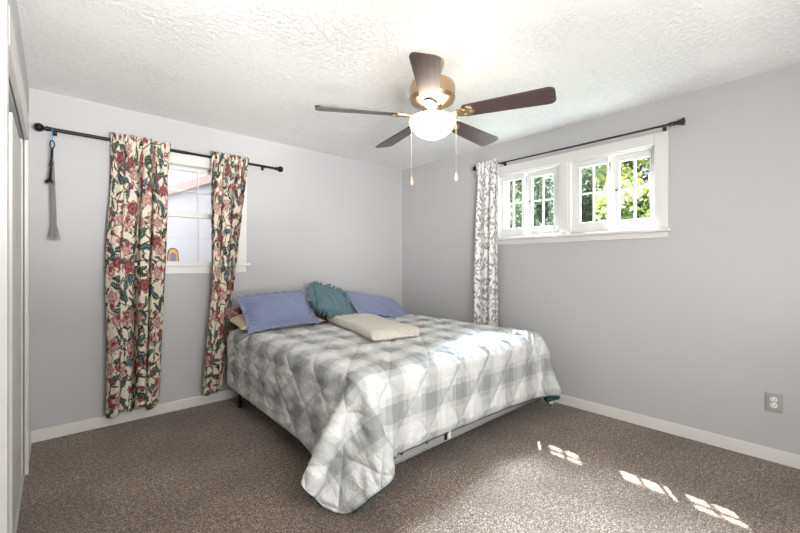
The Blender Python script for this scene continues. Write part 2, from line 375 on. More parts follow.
# closet opening: casing and two sliding panels
struct(MB().box(XL-.008, XL+.018, 3.12, 3.19, 0, 2.08, bev=.004).box(XL-.008, XL+.018, 1.735, 1.80, 0, 2.08, bev=.004).box(XL-.008, XL+.020, 1.80, 3.12, 1.95, 2.08, bev=.004)
       .box(XL-.13, XL-.008, 3.105, 3.12, 0, 1.95).box(XL-.13, XL-.008, 1.80, 1.815, 0, 1.95).build('trim_1', MAT['door']))
d1 = struct(MB().box(XL-.034, XL-.010, 2.43, 3.104, .012, 1.905, bev=.003).build('door_1', MAT['door']))
MB().box(XL-.0105, XL-.004, 3.06, 3.104, .02, 1.90, bev=.002).build('door_stile', MAT['door'], d1)
d2 = struct(MB().box(XL-.075, XL-.05, 1.816, 2.50, .012, 1.905, bev=.003).build('door_2', MAT['door']))
struct(MB().box(XL-.10, XL-.036, 1.816, 3.104, 1.915, 1.95).build('trim_2', MAT['dark']))

# ------------------------------------------------------------------ window over the bed's left (back wall)
w1 = struct(MB().box(.305, .40, YB-.020, YB, 1.24, 2.175, bev=.004).box(1.25, 1.345, YB-.020, YB, 1.24, 2.175, bev=.004).box(.40, 1.25, YB-.020, YB, 2.075, 2.175, bev=.004)
            .box(.38, .40, YB, YB+.14, 1.215, 2.10).box(1.25, 1.27, YB, YB+.14, 1.215, 2.10).box(.40, 1.25, YB, YB+.14, 2.075, 2.10).build('window_1', MAT['trim']))
MB().box(.28, 1.37, YB-.055, YB+.02, 1.215, 1.24, bev=.005).box(.40, 1.25, YB+.02, YB+.14, 1.215, 1.235).box(.305, 1.345, YB-.018, YB, 1.15, 1.215, bev=.004).build('window_sill', MAT['trim'], w1)
def sash(name, par, axis, p, d, a0, a1, z0, z1, sw, st, sb, mus, mz, mat, glassp=True):
    """one sash: stiles, rails, muntins in one mesh and its pane as a child"""
    m = MB()
    def bx(aa, ab, za, zb, q0, q1, bev=.003):
        if axis == 'Y': m.box(aa, ab, q0, q1, za, zb, bev)
        else: m.box(q0, q1, aa, ab, za, zb, bev)
    bx(a0, a0+sw, z0, z1, p, p+d); bx(a1-sw, a1, z0, z1, p, p+d); bx(a0+sw, a1-sw, z0, z0+sb, p, p+d); bx(a0+sw, a1-sw, z1-st, z1, p, p+d)
    mw = .007
    for x in mus: bx(x-mw, x+mw, z0+sb, z1-st, p+d*.2, p+d*.8, 0)
    for z in mz: bx(a0+sw, a1-sw, z-mw, z+mw, p+d*.25, p+d*.75, 0)
    o = m.build(name, mat, par)
    g = MB()
    if axis == 'Y': g.box(a0+sw-.003, a1-sw+.003, p+d*.47, p+d*.53, z0+sb-.003, z1-st+.003)
    else: g.box(p+d*.47, p+d*.53, a0+sw-.003, a1-sw+.003, z0+sb-.003, z1-st+.003)
    g.build('window_pane', MAT['glass'], o)
    return o
sash('upper_sash', w1, 'Y', YB+.065, .03, .40, 1.25, 1.635, 2.075, .04, .035, .043, (.697, .953), (1.867,), MAT['trim'])
sash('lower_sash', w1, 'Y', YB+.03, .03, .40, 1.25, 1.235, 1.678, .04, .043, .02, (.697, .953), (1.455,), MAT['trim'])

# ------------------------------------------------------------------ pair of sliding windows (right wall)
x0 = XR
w2 = struct(MB().box(x0-.022, x0, .774, .862, 1.485, 2.2, bev=.004).box(x0-.022, x0, 2.208, 2.296, 1.485, 2.2, bev=.004).box(x0-.022, x0, .862, 2.208, 2.118, 2.2, bev=.004)
            .box(x0-.022, x0+.10, 1.483, 1.587, 1.485, 2.118, bev=.006).box(x0-.028, x0+.06, 1.505, 1.565, 1.485, 2.118, bev=.006)
            .box(x0, x0+.16, .86, .875, 1.50, 2.12).box(x0, x0+.16, 2.195, 2.21, 1.50, 2.12).box(x0, x0+.16, .86, 2.21, 2.105, 2.12).build('window_2', MAT['trim']))
MB().box(x0-.05, x0+.012, .755, 2.315, 1.468, 1.492, bev=.005).box(x0+.01, x0+.17, .875, 2.195, 1.485, 1.512).box(x0-.018, x0, .774, 2.296, 1.425, 1.468, bev=.003).build('window_sill', MAT['trim'], w2)
for (a0, a1, s0, s1, p) in ((.875, 1.19, .033, .067, .050), (1.195, 1.483, .010, .062, .016), (1.587, 1.94, .083, .054, .050), (1.945, 2.195, .024, .027, .016)):
    m = MB(); q0, q1 = x0+p, x0+p+.03; z0, z1 = 1.512, 2.105; za, zb = 1.585, 2.055
    m.box(q0, q1, a0, a0+s0, z0, z1, .003).box(q0, q1, a1-s1, a1, z0, z1, .003).box(q0, q1, a0+s0, a1-s1, z0, za, .003).box(q0, q1, a0+s0, a1-s1, zb, z1, .003)
    # raised inner bead
    m.box(q0-.006, q0+.004, a0+s0-.010, a0+s0, za-.01, zb+.01, .002).box(q0-.006, q0+.004, a1-s1, a1-s1+.010, za-.01, zb+.01, .002).box(q0-.006, q0+.004, a0+s0, a1-s1, za-.01, za, .002).box(q0-.006, q0+.004, a0+s0, a1-s1, zb, zb+.01, .002)
    cy = (a0+s0+a1-s1)/2; zc = (za+zb)/2+.01
    m.box(q0+.006, q1-.006, cy-.007, cy+.007, za, zb).box(q0+.007, q1-.007, a0+s0, a1-s1, zc-.007, zc+.007)
    o = m.build('sliding_sash', MAT['trim'], w2)
    MB().box(q0+.014, q0+.016, a0+s0-.002, a1-s1+.002, za-.002, zb+.002).build('window_pane', MAT['glass'], o)
    if p > .03: MB().box(q0-.012, q0+.0, a1-s1+.012, a1-s1+.026, zc-.008, zc+.004, .002).build('sash_latch', MAT['bronze'], o)

# ------------------------------------------------------------------ outdoors
struct(MB().box(-14, 30, -14, 30, -.62, -.5).build('ground', MAT['lawn']))
py = 5.3
struct(MB().box(-1.4, 3.2, YB+.14, py+.2, 3.0, 3.1).build('porch_sun_blocker', MAT['porch_paint']))  # unseen slab added over the porch to keep sunlight off it
struct(MB().box(-1.2, 3.2, py, py+.1, -.5, 3.6).box(3.1, 3.2, YB+.15, py, -.5, 3.0).box(.98, 1.0, py-.012, py, -.5, 3.6).box(1.72, 1.74, py-.012, py, -.5, 3.6).build('wall_porch', MAT['porch_paint']))  # the end wall on the right is unseen, added to block light from outside
struct(MB().box(-1.2, 3.0, YB+.14, py, -.5, .35).build('porch_floor', MAT['porch_paint']))
bm_ = MB(); A = Vector((1.02, py-.06, 2.11)); B_ = Vector((1.66, py-.06, 2.40)); 
dirv = (B_-A).normalized(); nrm = Vector((-dirv.z, 0, dirv.x))
vs = []
for e in (A-dirv*.3, B_+dirv*.4):
    for (k, yy) in ((-.045, -.03), (.045, -.03), (.045, .03), (-.045, .03)): vs.append(e+nrm*k+Vector((0, yy, 0)))
bm_.add(vs, [(0, 1, 2, 3), (7, 6, 5, 4), (0, 4, 5, 1), (1, 5, 6, 2), (2, 6, 7, 3), (3, 7, 4, 0)])
tag(bm_.build('porch_brace', MAT['pink_paint']), 'pink slanting board on the porch wall outside the curtained window', 'board')
pl = thing('arched_plaque', 'small arched plaque with orange band outside lower left window pane', 'ornament', (.765, YB+.12, 1.236))
def arch(wd, ht, n=14):
    pts = [(-wd*1.15, 0)]
    for k in range(n+1):
        a = PI-PI*k/n; pts.append((wd*.92*math.cos(a), ht-wd*.95+wd*.95*math.sin(a)))
    pts.append((wd*1.15, 0)); return pts
M_arch = Matrix.Translation((.765, YB+.13, 1.236)) @ Matrix.Rotation(PI/2, 4, 'X')
MB().prism(arch(.043, .135), 0, .012, M_arch).build('frame', plain('dark_brown_glaze', (.06, .04, .045), .4), pl)
MB().prism(arch(.035, .125), .012, .016, M_arch).build('band', plain('orange_glaze', (.80, .36, .06), .4), pl)
MB().prism(arch(.024, .092), .016, .020, M_arch).build('inset', plain('violet_grey_glaze', (.22, .18, .26), .4), pl)

def tree(label, loc, h, rad, n, mat, seed, sz=.06):
    rng = np.random.default_rng(seed)
    t = thing('leafy_tree', label, 'tree', loc, 'trees outside the right window')
    x, y, z = loc
    m = MB(); m.tube([(x, y, z), (x+.05, y+.04, z+h*.4), (x-.03, y, z+h*.75)], [.13, .10, .05], 10)
    for k in range(7):
        a = k*2.4; zz = z+h*(.3+.06*k)
        m.tube([(x, y, zz), (x+math.cos(a)*rad*.4, y+math.sin(a)*rad*.4, zz+h*.12), (x+math.cos(a)*rad*.75, y+math.sin(a)*rad*.75, zz+h*.18)], [.05, .03, .012], 6)
    m.build('trunk', MAT['bark'], t, True)
    # clumped crown
    nc = 26; d = rng.normal(size=(nc, 3)); d /= np.linalg.norm(d, axis=1)[:, None]
    cc = d*(rng.random((nc, 1))**.4)*np.array([rad*.8, rad*.8, h*.36])+np.array([x, y, z+h*.56])
    idx = rng.integers(0, nc, n); p = rng.normal(size=(n, 3)); p /= np.linalg.norm(p, axis=1)[:, None]
    P = cc[idx]+p*(rng.random((n, 1))**.5)*rad*.42
    a = rng.normal(size=(n, 3)); a /= np.linalg.norm(a, axis=1)[:, None]; b = np.cross(a, rng.normal(size=(n, 3))); b /= np.linalg.norm(b, axis=1)[:, None]
    L = (sz*(.6+.8*rng.random((n, 1))))
    q = np.stack([P-a*L, P-b*L*.45+a*L*.1, P+a*L, P+b*L*.45+a*L*.1], 1)
    f = MB(); f.v = [tuple(v) for v in q.reshape(-1, 3).tolist()]; f.f = [(4*i, 4*i+1, 4*i+2, 4*i+3) for i in range(n)]; f.mi = [0]*n
    f.build('foliage', mat, t, False, False)
tree('sunlit yellow green tree filling the rightmost pane of the right window', (8.6, 2.25, -.5), 4.6, 1.05, 9000, MAT['leafy'], 1)
tree('mid green tree outside, behind the third pane of right window', (11.4, 4.3, -.5), 5.0, 1.15, 9000, MAT['leafg'], 2)
tree('green tree outside seen through second pane of the right window', (8.5, 4.55, -.5), 4.3, .80, 7000, MAT['leafg'], 3)
tree('green tree outside beside the white botanical curtain, behind leftmost pane', (11.6, 7.3, -.5), 5.0, 1.15, 8000, MAT['leafg'], 4)
tree('dark green far tree rising behind the third pane of right window', (15.2, 5.2, -.5), 7.0, 1.75, 7000, MAT['leafd'], 5, .12)
tree('dark green far tree rising behind the left pair of small panes', (15.2, 9.2, -.5), 6.6, 1.75, 7000, MAT['leafd'], 6, .12)

# ------------------------------------------------------------------ curtain rods
def rod(label, axis, p, a0, a1, z, r, mat, fin, wallp, brackets):
    base = (p, a0, z) if axis == 'X' else (a0, p, z)
    t = thing('curtain_rod', label, 'curtain rod', base)
    pt = (lambda a, q=p, zz=z: (q, a, zz)) if axis == 'X' else (lambda a, q=p, zz=z: (a, q, zz))
    am = a0+(a1-a0)*.53
    MB().tube([pt(a0), pt(am)], r, 16).tube([pt(am-.01), pt(a1)], r*.84, 16).build('pole', mat, t, True)
    ax = 'Y' if axis == 'X' else 'X'
    for a, sg in ((a0, -1), (a1, 1)):
        prof = [(rr, sg*h) for rr, h in fin]
        MB().lathe(prof, pt(a), ax, 20).build('finial', mat, t, True)
    for a in brackets:
        s = 1 if wallp > p else -1
        m = MB().tube([pt(a, p+s*r*.6, z), pt(a, wallp-s*.006, z)], .006, 8)
        if axis == 'X': m.box(wallp-.006, wallp, a-.012, a+.012, z-.02, z+.02)
        else: m.box(a-.012, a+.012, wallp-.006, wallp, z-.02, z+.02)
        m.build('bracket', mat, t)
    return t
ball = [(.012, -.01), (.016, 0), (.016, .012), (.011, .014), (.011, .02), (.02, .026), (.027, .036), (.029, .046), (.026, .058), (.018, .067), (.004, .070)]
rod('black curtain rod with ball finials above the left window', 'Y', YB-.09, -.03, 1.60, 2.158, .013, MAT['black'], ball, YB, (.005, 1.50))
cage = [(.011, -.01), (.016, 0), (.016, .010), (.012, .012), (.012, .02), (.017, .022), (.013, .035), (.02, .06), (.027, .078), (.029, .085), (.017, .09), (.006, .092)]
cap2 = [(.011, -.01), (.016, 0), (.02, .012), (.024, .024), (.022, .035), (.01, .042), (.003, .043)]
r2 = rod('dark bronze curtain rod with flared finial above the pair of small windows', 'X', XR-.09, .75, 2.42, 2.218, .0085, MAT['bronze'], cap2, XR, (.80, 2.14))
for o in list(r2.children):
    if o.name.startswith('finial') and min(v.co.y for v in o.data.vertices) < 1:
        bpy.data.objects.remove(o)
MB().lathe([(a, -b) for a, b in cage], (XR-.09, .75, 2.218), 'Y', 10).build('finial', MAT['bronze'], r2, True)

# ------------------------------------------------------------------ curtains
def curtain(label, axis, p, wallsign, top, bot, ztop, zbot, zrod, folds, amp, cloth_w, mat, group, seed, mid=None, hem=.02):
    """top/bot = (a0, a1) extents along the rod"""
    nu, nv = 181, 90; rng = np.random.default_rng(seed)
    u = np.linspace(0, 1, nu)[:, None]; v = np.linspace(0, 1, nv)[None, :]
    s = v
    a0 = top[0]+(bot[0]-top[0])*s; a1 = top[1]+(bot[1]-top[1])*s
    if mid:
        vm = mid[0]; w_ = np.exp(-((s-vm)/.22)**2); a0 = a0+w_*mid[1]; a1 = a1+w_*mid[2]
    ph = rng.random(8)*6.28
    uu = u+.020*np.sin(2*PI*u*2.3+ph[0])+.012*np.sin(2*PI*u*5.1+ph[1])
    wave = np.sin(2*PI*folds*uu+ph[2]+.5*np.sin(s*3+ph[3]))+.42*np.sin(2*PI*folds*1.9*uu+ph[4]+1.2*s)*(1-.5*s)
    big = np.sin(2*PI*folds*.45*uu+ph[5])
    grow = .45+.55*np.clip(s*3, 0, 1)
    off = amp*(wave*.8+.5*big*np.clip(s*2, 0, 1))*grow
    topm = np.clip(1-s/.09, 0, 1)
    # small gathers at the rod pocket, kept in front of the pole
    gath = .006*np.sin(2*PI*folds*2.7*uu+ph[6])
    off = off*(1-topm)+(gath-.024)*topm
    off = off+np.where(s > .09, -.012, 0)*np.clip((s-.0)/.2, 0, 1)
    side = (amp*.35)*np.cos(2*PI*folds*uu+ph[2])*np.clip(s*4, 0, 1)
    A = a0+(a1-a0)*u+side
    Z = ztop+(zbot-ztop)*s+hem*np.sin(2*PI*folds*.7*u+ph[7])*s**6+.006*np.sin(2*PI*folds*2.3*u+ph[1])*(1-s)**14
    W = p+wallsign*off
    P = np.stack([A, W, Z], 2) if axis == 'Y' else np.stack([W, A, Z], 2)
    UV = np.stack([np.broadcast_to(u*cloth_w, A.shape)+seed*1.7, Z], 2)
    o = MB().grid(P, UV).build('curtain', mat, None, True, False)
    tag(o, label, 'curtain', group)
    md = o.modifiers.new('cloth thickness', 'SOLIDIFY'); md.thickness = .0025; md.offset = 0
    # rear of the rod pocket
    k = 5; vv = np.linspace(0, 1, k)[None, :]; tt = (ztop-.012)+(zrod-.035-ztop+.012)*vv
    A2 = (top[0]+.004)+(top[1]-top[0]-.008)*u+0*vv; W2 = p+wallsign*(.0175+.004*np.sin(2*PI*folds*2.7*uu+1)+0*vv)
    W2 = W2*np.sin(PI*np.clip(vv, .0, 1))**.3*1.0+(p-wallsign*.018)*(1-np.sin(PI*np.clip(vv, 0, 1))**.3)
    P2 = np.stack([A2, W2, tt+0*u], 2) if axis == 'Y' else np.stack([W2, A2, tt+0*u], 2)
    MB().grid(P2, np.stack([u*cloth_w+0*vv, tt+0*u], 2)).build('rod_pocket', mat, o, True, False)
    return o
curtain('cream floral curtain hanging straight left of the window', 'Y', YB-.09, 1, (.316, .705), (.275, .640), 2.208, .112, 2.158, 4.3, .045, 1.15, MAT['floral'], 'floral curtains at the left window', 1, (.45, -.025, .01))
curtain('cream floral curtain on the window right side, swept behind the bed corner', 'Y', YB-.09, 1, (1.012, 1.335), (.925, 1.115), 2.205, .125, 2.158, 3.7, .040, 1.0, MAT['floral'], 'floral curtains at the left window', 2, (.55, .03, .0))
curtain('white curtain with grey botanical print left of the small windows', 'X', XR-.09, 1, (2.158, 2.41), (2.145, 2.475), 2.262, .10, 2.218, 3.4, .026, .9, MAT['botanical'], None, 3)

# black and grey tassel on the left end of the black rod
ts = thing('hair_tassel', 'black and grey fibre tassel hanging by a blue loop from left rod end', 'tassel', (-.01, YB-.09, 2.14))
tx = -.012; ty = YB-.09
loop = [(tx+.004, ty+.017*math.sin(q), 2.156+.018*math.cos(q)) for q in np.linspace(0, 2*PI, 17)]
MB().tube(loop, .0025, 6).tube([(tx+.004, ty-.002, 2.14), (tx+.004, ty-.002, 2.075)], .0028, 6).build('blue_loop', MAT['blue_tie'], ts, True)
lp = [(tx+.003+.012*math.sin(q), ty-.002, 2.055+.026*math.cos(q)) for q in np.linspace(0, 2*PI, 17)]
MB().tube(lp, .004, 6).build('black_loop', MAT['black_hair'], ts, True)
def fibres(n, zt, zb, r0, rend, flare, seed, ox=0, rad=.0016, jit=.2):
    rng = np.random.default_rng(seed); m = MB()
    for k in range(n):
        a = rng.random()*6.28; q = math.sqrt(rng.random()); zz = zb+rng.random()*(zt-zb)*jit
        pts = []
        for s in np.linspace(0, 1, 7):
            rr = r0+(rend-r0)*s**.6+flare*max(0, s-.86)/.14
            pts.append((tx+.003+ox*s+q*math.cos(a)*rr, ty-.002+q*math.sin(a)*rr*.5, zt+(zz-zt)*s))
        m.tube(pts, [rad]*6+[rad*.5], 4, cap=False)
    return m
f1 = fibres(60, 2.03, 1.90, .005, .009, .008, 3, -.004, jit=.25); f2 = fibres(70, 1.93, 1.775, .006, .010, .022, 4, -.010, jit=.15)
f1.add(f2.v, f2.f).build('black_tuft', MAT['black_hair'], ts, True, False)
fibres(70, 1.96, 1.385, .008, .015, .022, 5, .012, rad=.0010, jit=.05).build('grey_fringe', MAT['grey_hair'], ts, True, False)

# ------------------------------------------------------------------ bed
BX0, BX1, BY0, BY1 = 1.14, 3.02, 1.57, 3.58
fr = thing('bed_frame', 'low metal bed frame on casters under the plaid covered bed', 'bed frame', (2.08, 2.55, 0))
MB().box(BX0+.01, BX1-.01, BY0-.004, BY0+.001, .15, .212, .001).box(BX0+.01, BX1-.01, BY0-.013, BY0+.03, .15, .156, .001).build('foot_rail', MAT['rail'], fr)
MB().box(BX0+.01, BX1-.01, BY1-.05, BY1-.045, .15, .20, .001).build('head_rail', MAT['rail'], fr)
for x in (BX0, BX1-.005):
    MB().box(x, x+.005, BY0-.008, BY1-.05, .15, .20).box(min(x, x+.04) if x < 2 else x-.035, x+.04 if x < 2 else x+.005, BY0-.008, BY1-.05, .15, .155).build('side_rail', MAT['rail'], fr)
MB().box(2.06, 2.10, BY0-.008, BY1-.05, .15, .185).build('centre_rail', MAT['rail'], fr)
for x, y in ((1.18, 3.36), (2.98, 3.36), (1.22, 1.78), (2.94, 1.78), (2.08, 2.5)):
    l = MB().tube([(x, y, .152), (x, y, .05)], .013, 12).build('leg', MAT['black'], fr, True)
    MB().lathe([(.006, -.014), (.024, -.013), (.027, -.008), (.027, .008), (.024, .013), (.006, .014)], (x, y+.008, .0275), 'X', 20).box(x-.02, x+.02, y-.012, y+.02, .053, .062, .003).build('caster', MAT['black'], l, True)
for x in (1.78, 1.815):
    MB().box(x-.009, x+.009, BY0-.012, BY0-.0035, .152, .216, .002).box(x-.004, x+.004, BY0-.015, BY0-.012, .165, .205, .001).build('rail_clamp', MAT['white_plastic'] if x > 1.8 else MAT['black'], fr)
for x in (1.42, 1.62):
    MB().lathe([(.001, -.001), (.009, -.001), (.009, .002), (.001, .003)], (x, BY0-.004, .188), 'Y', 14).build('rail_rivet', MAT['black'], fr)
o = MB().box(BX0+.01, BX1-.01, BY0+.002, BY1, .2, .40, .03).build('box_spring', MAT['boxcloth'], None, True)
tag(o, 'grey cloth box spring lying on the metal bed frame', 'box spring')
o = MB().box(BX0, BX1, BY0, BY1, .402, .635, .085).build('mattress', MAT['ticking'], None, True)
tag(o, 'pale mattress under the grey plaid comforter', 'mattress')

# comforter: a cloth settled over the mattress by a small solver
def upsample(A, k):
    """Catmull-Rom along both axes"""
    def one(A):
        n = A.shape[0]; Pd = np.concatenate([2*A[:1]-A[1:2], A, 2*A[-1:]-A[-2:-1]]); out = []
        for s in range(k):
            t_ = s/k; p0, p1, p2, p3 = Pd[:n-1], Pd[1:n], Pd[2:n+1], Pd[3:n+2]
            out.append(.5*((2*p1)+(-p0+p2)*t_+(2*p0-5*p1+4*p2-p3)*t_**2+(-p0+3*p1-3*p2+p3)*t_**3))
        o = np.stack(out, 1).reshape(((n-1)*k,)+A.shape[1:]); return np.concatenate([o, A[-1:]])
    return np.swapaxes(one(np.swapaxes(one(A), 0, 1)), 0, 1)
def settle(P, W, h, steps, iters, grav, kb):
    nu, nv = P.shape[:2]; sl = slice
    dist0 = lambda i0, i1: np.sqrt(((W[i1]-W[i0])**2).sum(2, keepdims=True))
    c = np.array([(BX0+BX1)/2, (BY0+BY1)/2, .335]); r = .085
    bi = np.array([(BX1-BX0)/2, (BY1-BY0)/2, .315])+.010-r; bi[2] = .315+.010-r
    def solve(i0, i1, rest, k):
        d = P[i1]-P[i0]; l = np.sqrt((d*d).sum(2, keepdims=True))+1e-9
        cor = d*((l-rest)/l*.5*k); P[i0] += cor; P[i1] -= cor
    cons = []
    for st in (0, 1):
        n = (nu-st)//2; m = (nv-st)//2
        cons.append(((sl(st, st+2*n, 2), sl(None)), (sl(st+1, st+2*n, 2), sl(None)), 1.0))
        cons.append(((sl(None), sl(st, st+2*m, 2)), (sl(None), sl(st+1, st+2*m, 2)), 1.0))
        cons.append(((sl(st, st+2*n, 2), sl(0, nv-1)), (sl(st+1, st+2*n, 2), sl(1, nv)), .3))
        cons.append(((sl(st, st+2*n, 2), sl(1, nv)), (sl(st+1, st+2*n, 2), sl(0, nv-1)), .3))
    cons = [(a, b, dist0(a, b), k) for a, b, k in cons]
    sp = 2; bends = []
    for st in (0, 1):
        i = np.arange(nu-sp); j = np.arange(nv-sp)
        bends.append((i[(i//sp) % 2 == st], j[(j//sp) % 2 == st]))
    vel = np.zeros_like(P); dt = 1/60; g = np.zeros_like(P); g[..., 2] = -grav
    # the stiff corner by the window side stands away from the mattress
    pull = np.clip((BX0-.05-W[..., 0])/.15, 0, 1)*np.clip((BY0+.55-W[..., 1])/.35, 0, 1)
    g[..., 0] -= FLARE*grav*pull; g[..., 1] += .10*grav*pull*np.clip((BY0-W[..., 1])/.2, 0, 1)
    tuck = np.clip((W[..., 0]-BX1-.05)/.12, 0, 1)*np.clip((BY0+.22-W[..., 1])/.3, 0, 1); g[..., 0] -= .55*grav*tuck
    for step in range(steps):
        prev = P.copy(); vel *= .96; P += vel*dt+g*dt*dt
        for it in range(iters):
            for a, bb, rest, k in cons: solve(a, bb, rest, k)
            if it % 2 == 0:
                for idx, jdx in bends:
                    d = P[idx+sp]-P[idx]; l = np.sqrt((d*d).sum(2, keepdims=True))+1e-9; cor = d*(np.minimum(0, l-h*sp*.9)/l*.5*kb); P[idx] += cor; P[idx+sp] -= cor
                    d = P[:, jdx+sp]-P[:, jdx]; l = np.sqrt((d*d).sum(2, keepdims=True))+1e-9; cor = d*(np.minimum(0, l-h*sp*.9)/l*.5*kb); P[:, jdx] += cor; P[:, jdx+sp] -= cor
            q0 = P-c; q = np.abs(q0)-bi; qm = np.maximum(q, 0); ln = np.sqrt((qm*qm).sum(2)); mx = q.max(2)
            dist = ln+np.minimum(mx, 0)-r
            hit = dist < 0
            if hit.any():
                nr = np.where((ln > 1e-6)[..., None], qm/(ln[..., None]+1e-9), (q == mx[..., None]).astype(float))*np.sign(q0)
                P[hit] -= (nr*dist[..., None])[hit]
                P[hit] += (prev[hit]-P[hit])*np.array([.5, .5, 0])*(.5 if it < iters//2 else .2)
            P[..., 2] = np.maximum(P[..., 2], .012)
            P[..., 0] = np.minimum(P[..., 0], XR-.13)
        vel = (P-prev)/dt; s_ = np.sqrt((vel**2).sum(2, keepdims=True)); vel *= np.minimum(1, 2.0/(s_+1e-9))
    return P
def drape():
    h = .064; L, Rr, F, Hd = DROP
    xs = np.arange(BX0-L, BX1+Rr, h); ys = np.arange(BY0-F, Hd, h)
    U, V = np.meshgrid(xs, ys, indexing='ij'); rc = .15
    # rounded corners at the foot
    for left in (True, False):
        a = np.clip(((xs[0]+rc-U) if left else (U-xs[-1]+rc))/rc, 0, 1); b = np.clip((ys[0]+rc-V)/rc, 0, 1)
        dx = a*(1-np.sqrt(1-b*b/2))*rc; dy = b*(1-np.sqrt(1-a*a/2))*rc
        U = U+dx*(1 if left else -1); V = V+dy
    rot = math.radians(CROT); cx, cy = 2.08, 2.6
    X = U+.030*(V-cy); Y = V+.010*(U-cx)
    rng = np.random.default_rng(11)
    P = np.stack([X, Y, .672+rng.normal(size=X.shape)*.002], 2)
    P = settle(P, np.stack([U, V], 2), h, 170, 26, 3.0, .55)
    P = upsample(P, 2); U = upsample(U[..., None], 2)[..., 0]; V = upsample(V[..., None], 2)[..., 0]
    P = settle(P, np.stack([U, V], 2), h/2, 50, 22, 1.5, .35)
    return P, U, V
FLARE = .20
DROP = (.465, .42, .41, 3.57); CROT = 0.0
Pc, Uc, Vc = drape()
Pf = upsample(Pc, 4); Uf = upsample(Uc[..., None], 4)[..., 0]; Vf = upsample(Vc[..., None], 4)[..., 0]
du = np.gradient(Pf, axis=0); dv = np.gradient(Pf, axis=1); N = np.cross(du, dv); N /= np.linalg.norm(N, axis=2)[..., None]+1e-9
q1 = np.abs(np.sin(PI*(Uf*1.0+Vf*.86)/.30)); q2 = np.abs(np.sin(PI*(Uf*1.0-Vf*.86)/.30))
puff = .016*(np.minimum(q1, q2))**.25
wr = .0045*np.sin(Uf*46+2.5*np.sin(Vf*9)+1.7*np.sin(Uf*13))*np.sin(Vf*31+2*np.sin(Uf*11))+.003*np.sin(Uf*71+Vf*23+3*np.sin(Vf*6))
gi, gj = np.meshgrid(np.arange(Uf.shape[0]), np.arange(Uf.shape[1]), indexing='ij'); ef = np.clip(np.minimum.reduce([gi, Uf.shape[0]-1-gi, gj, Uf.shape[1]-1-gj])/5, 0, 1)
Pf = Pf+N*((puff+wr*(puff/.014))*ef)[..., None]
com = MB().grid(Pf, np.stack([Uf, Vf], 2)).build('comforter', [MAT['plaid'], MAT['teal']], None, True, False)
na, nb = Pf.shape[0]-1, Pf.shape[1]-1
for k_, p_ in enumerate(com.data.polygons):
    i_, j_ = divmod(k_, nb)
    if i_ == 0 or i_ == na-1 or j_ == 0: p_.material_index = 1
tag(com, 'grey and white plaid quilted comforter draped over the bed', 'comforter')
md = com.modifiers.new('filling', 'SOLIDIFY'); md.thickness = .012; md.offset = -1; md.material_offset = 1; md.material_offset_rim = 1
ZT = .665

# ------------------------------------------------------------------ pillows
def pillow_mesh(wd, ht, th, flange=0.0, pw=2.6, seed=0, sag=0.0, n=41, ruffle=False):
    rng = np.random.default_rng(seed); ph = rng.random(8)*6.28
    a = np.linspace(-1, 1, n); X, Y = np.meshgrid(a, a, indexing='ij')
    sx = 1-flange*2/wd; sy = 1-flange*2/ht
    ix = np.clip(np.abs(X)/sx, 0, 1); iy = np.clip(np.abs(Y)/sy, 0, 1)
    z = th/2*((1-ix**pw)*(1-iy**pw))**.55
    pin = 1-.07*(np.abs(X)**2)*(1-np.abs(Y)**2)*0-.05*((1-np.abs(Y)**2)*np.abs(X)**6)
    pin2 = 1-.05*((1-np.abs(X)**2)*np.abs(Y)**6)
    px = X*wd/2*pin; pyy = Y*ht/2*pin2
    wob = .006*np.sin(X*5+ph[0])*np.sin(Y*4+ph[1])+.004*np.sin(X*11+ph[2]+Y*7)
    fl = np.clip((np.maximum(np.abs(X)/max(sx, .01), np.abs(Y)/max(sy, .01))-1)*8, 0, 1) if flange else 0
    rip = fl*.005*np.sin((X+Y)*24+ph[3]) if flange else 0
    bend = -sag*(X**2)
    top = np.stack([px, pyy, z+wob*(z > 0)+rip+bend], 2); botm = np.stack([px, pyy, -z*.9+wob*.5*(z > 0)+rip+bend-.003], 2)
    UV = np.stack([px, pyy], 2)
    m = MB().grid(top, UV); m.grid(botm[::-1], UV[::-1])
    # close the seam
    e = [(i, 0) for i in range(n)]+[(n-1, j) for j in range(1, n)]+[(i, n-1) for i in range(n-2, -1, -1)]+[(0, j) for j in range(n-2, 0, -1)]
    idt = [i*n+j for i, j in e]; idb = [n*n+(n-1-i)*n+j for i, j in e]
    for k in range(len(e)):
        q = (k+1) % len(e); m.f.append((idt[k], idt[q], idb[q], idb[k])); m.mi.append(0)
    return m
def frame(o_, xdir, updir):
    x = Vector(xdir).normalized(); u = Vector(updir).normalized(); u = (u-x*u.dot(x)).normalized(); z = x.cross(u)
    m = Matrix((x, u, z)).transposed().to_4x4(); m.translation = Vector(o_); return m
def pillow(name, label, mat, m, mtx, group):
    o = m.build(name, mat, None, True, True); o.matrix_world = mtx
    return tag(o, label, 'pillow', group)
G = 'pillows at the head of the bed'
pillow('pillow', 'brown printed pillow at the wall behind cream pillow, beside swept curtain', MAT['brown_print'], pillow_mesh(.50, .20, .08, 0, 3, 1), frame((1.345, 3.515, ZT+.085), (1, .0, 0), (0, .12, 1)), G)
pillow('pillow', 'cream pillow squashed under the left blue quilted pillow', MAT['cream'], pillow_mesh(.76, .43, .115, 0, 3, 2), frame((1.50, 3.345, ZT+.062), (1, -.03, 0), (0, 1, .10)), G)
pillow('pillow', 'brown printed pillow peeking out between the blue and teal pillows', MAT['brown_print'], pillow_mesh(.36, .30, .12, 0, 2.4, 3), frame((1.93, 3.28, ZT+.105), (1, 0, .02), (0, .75, .62)), G)
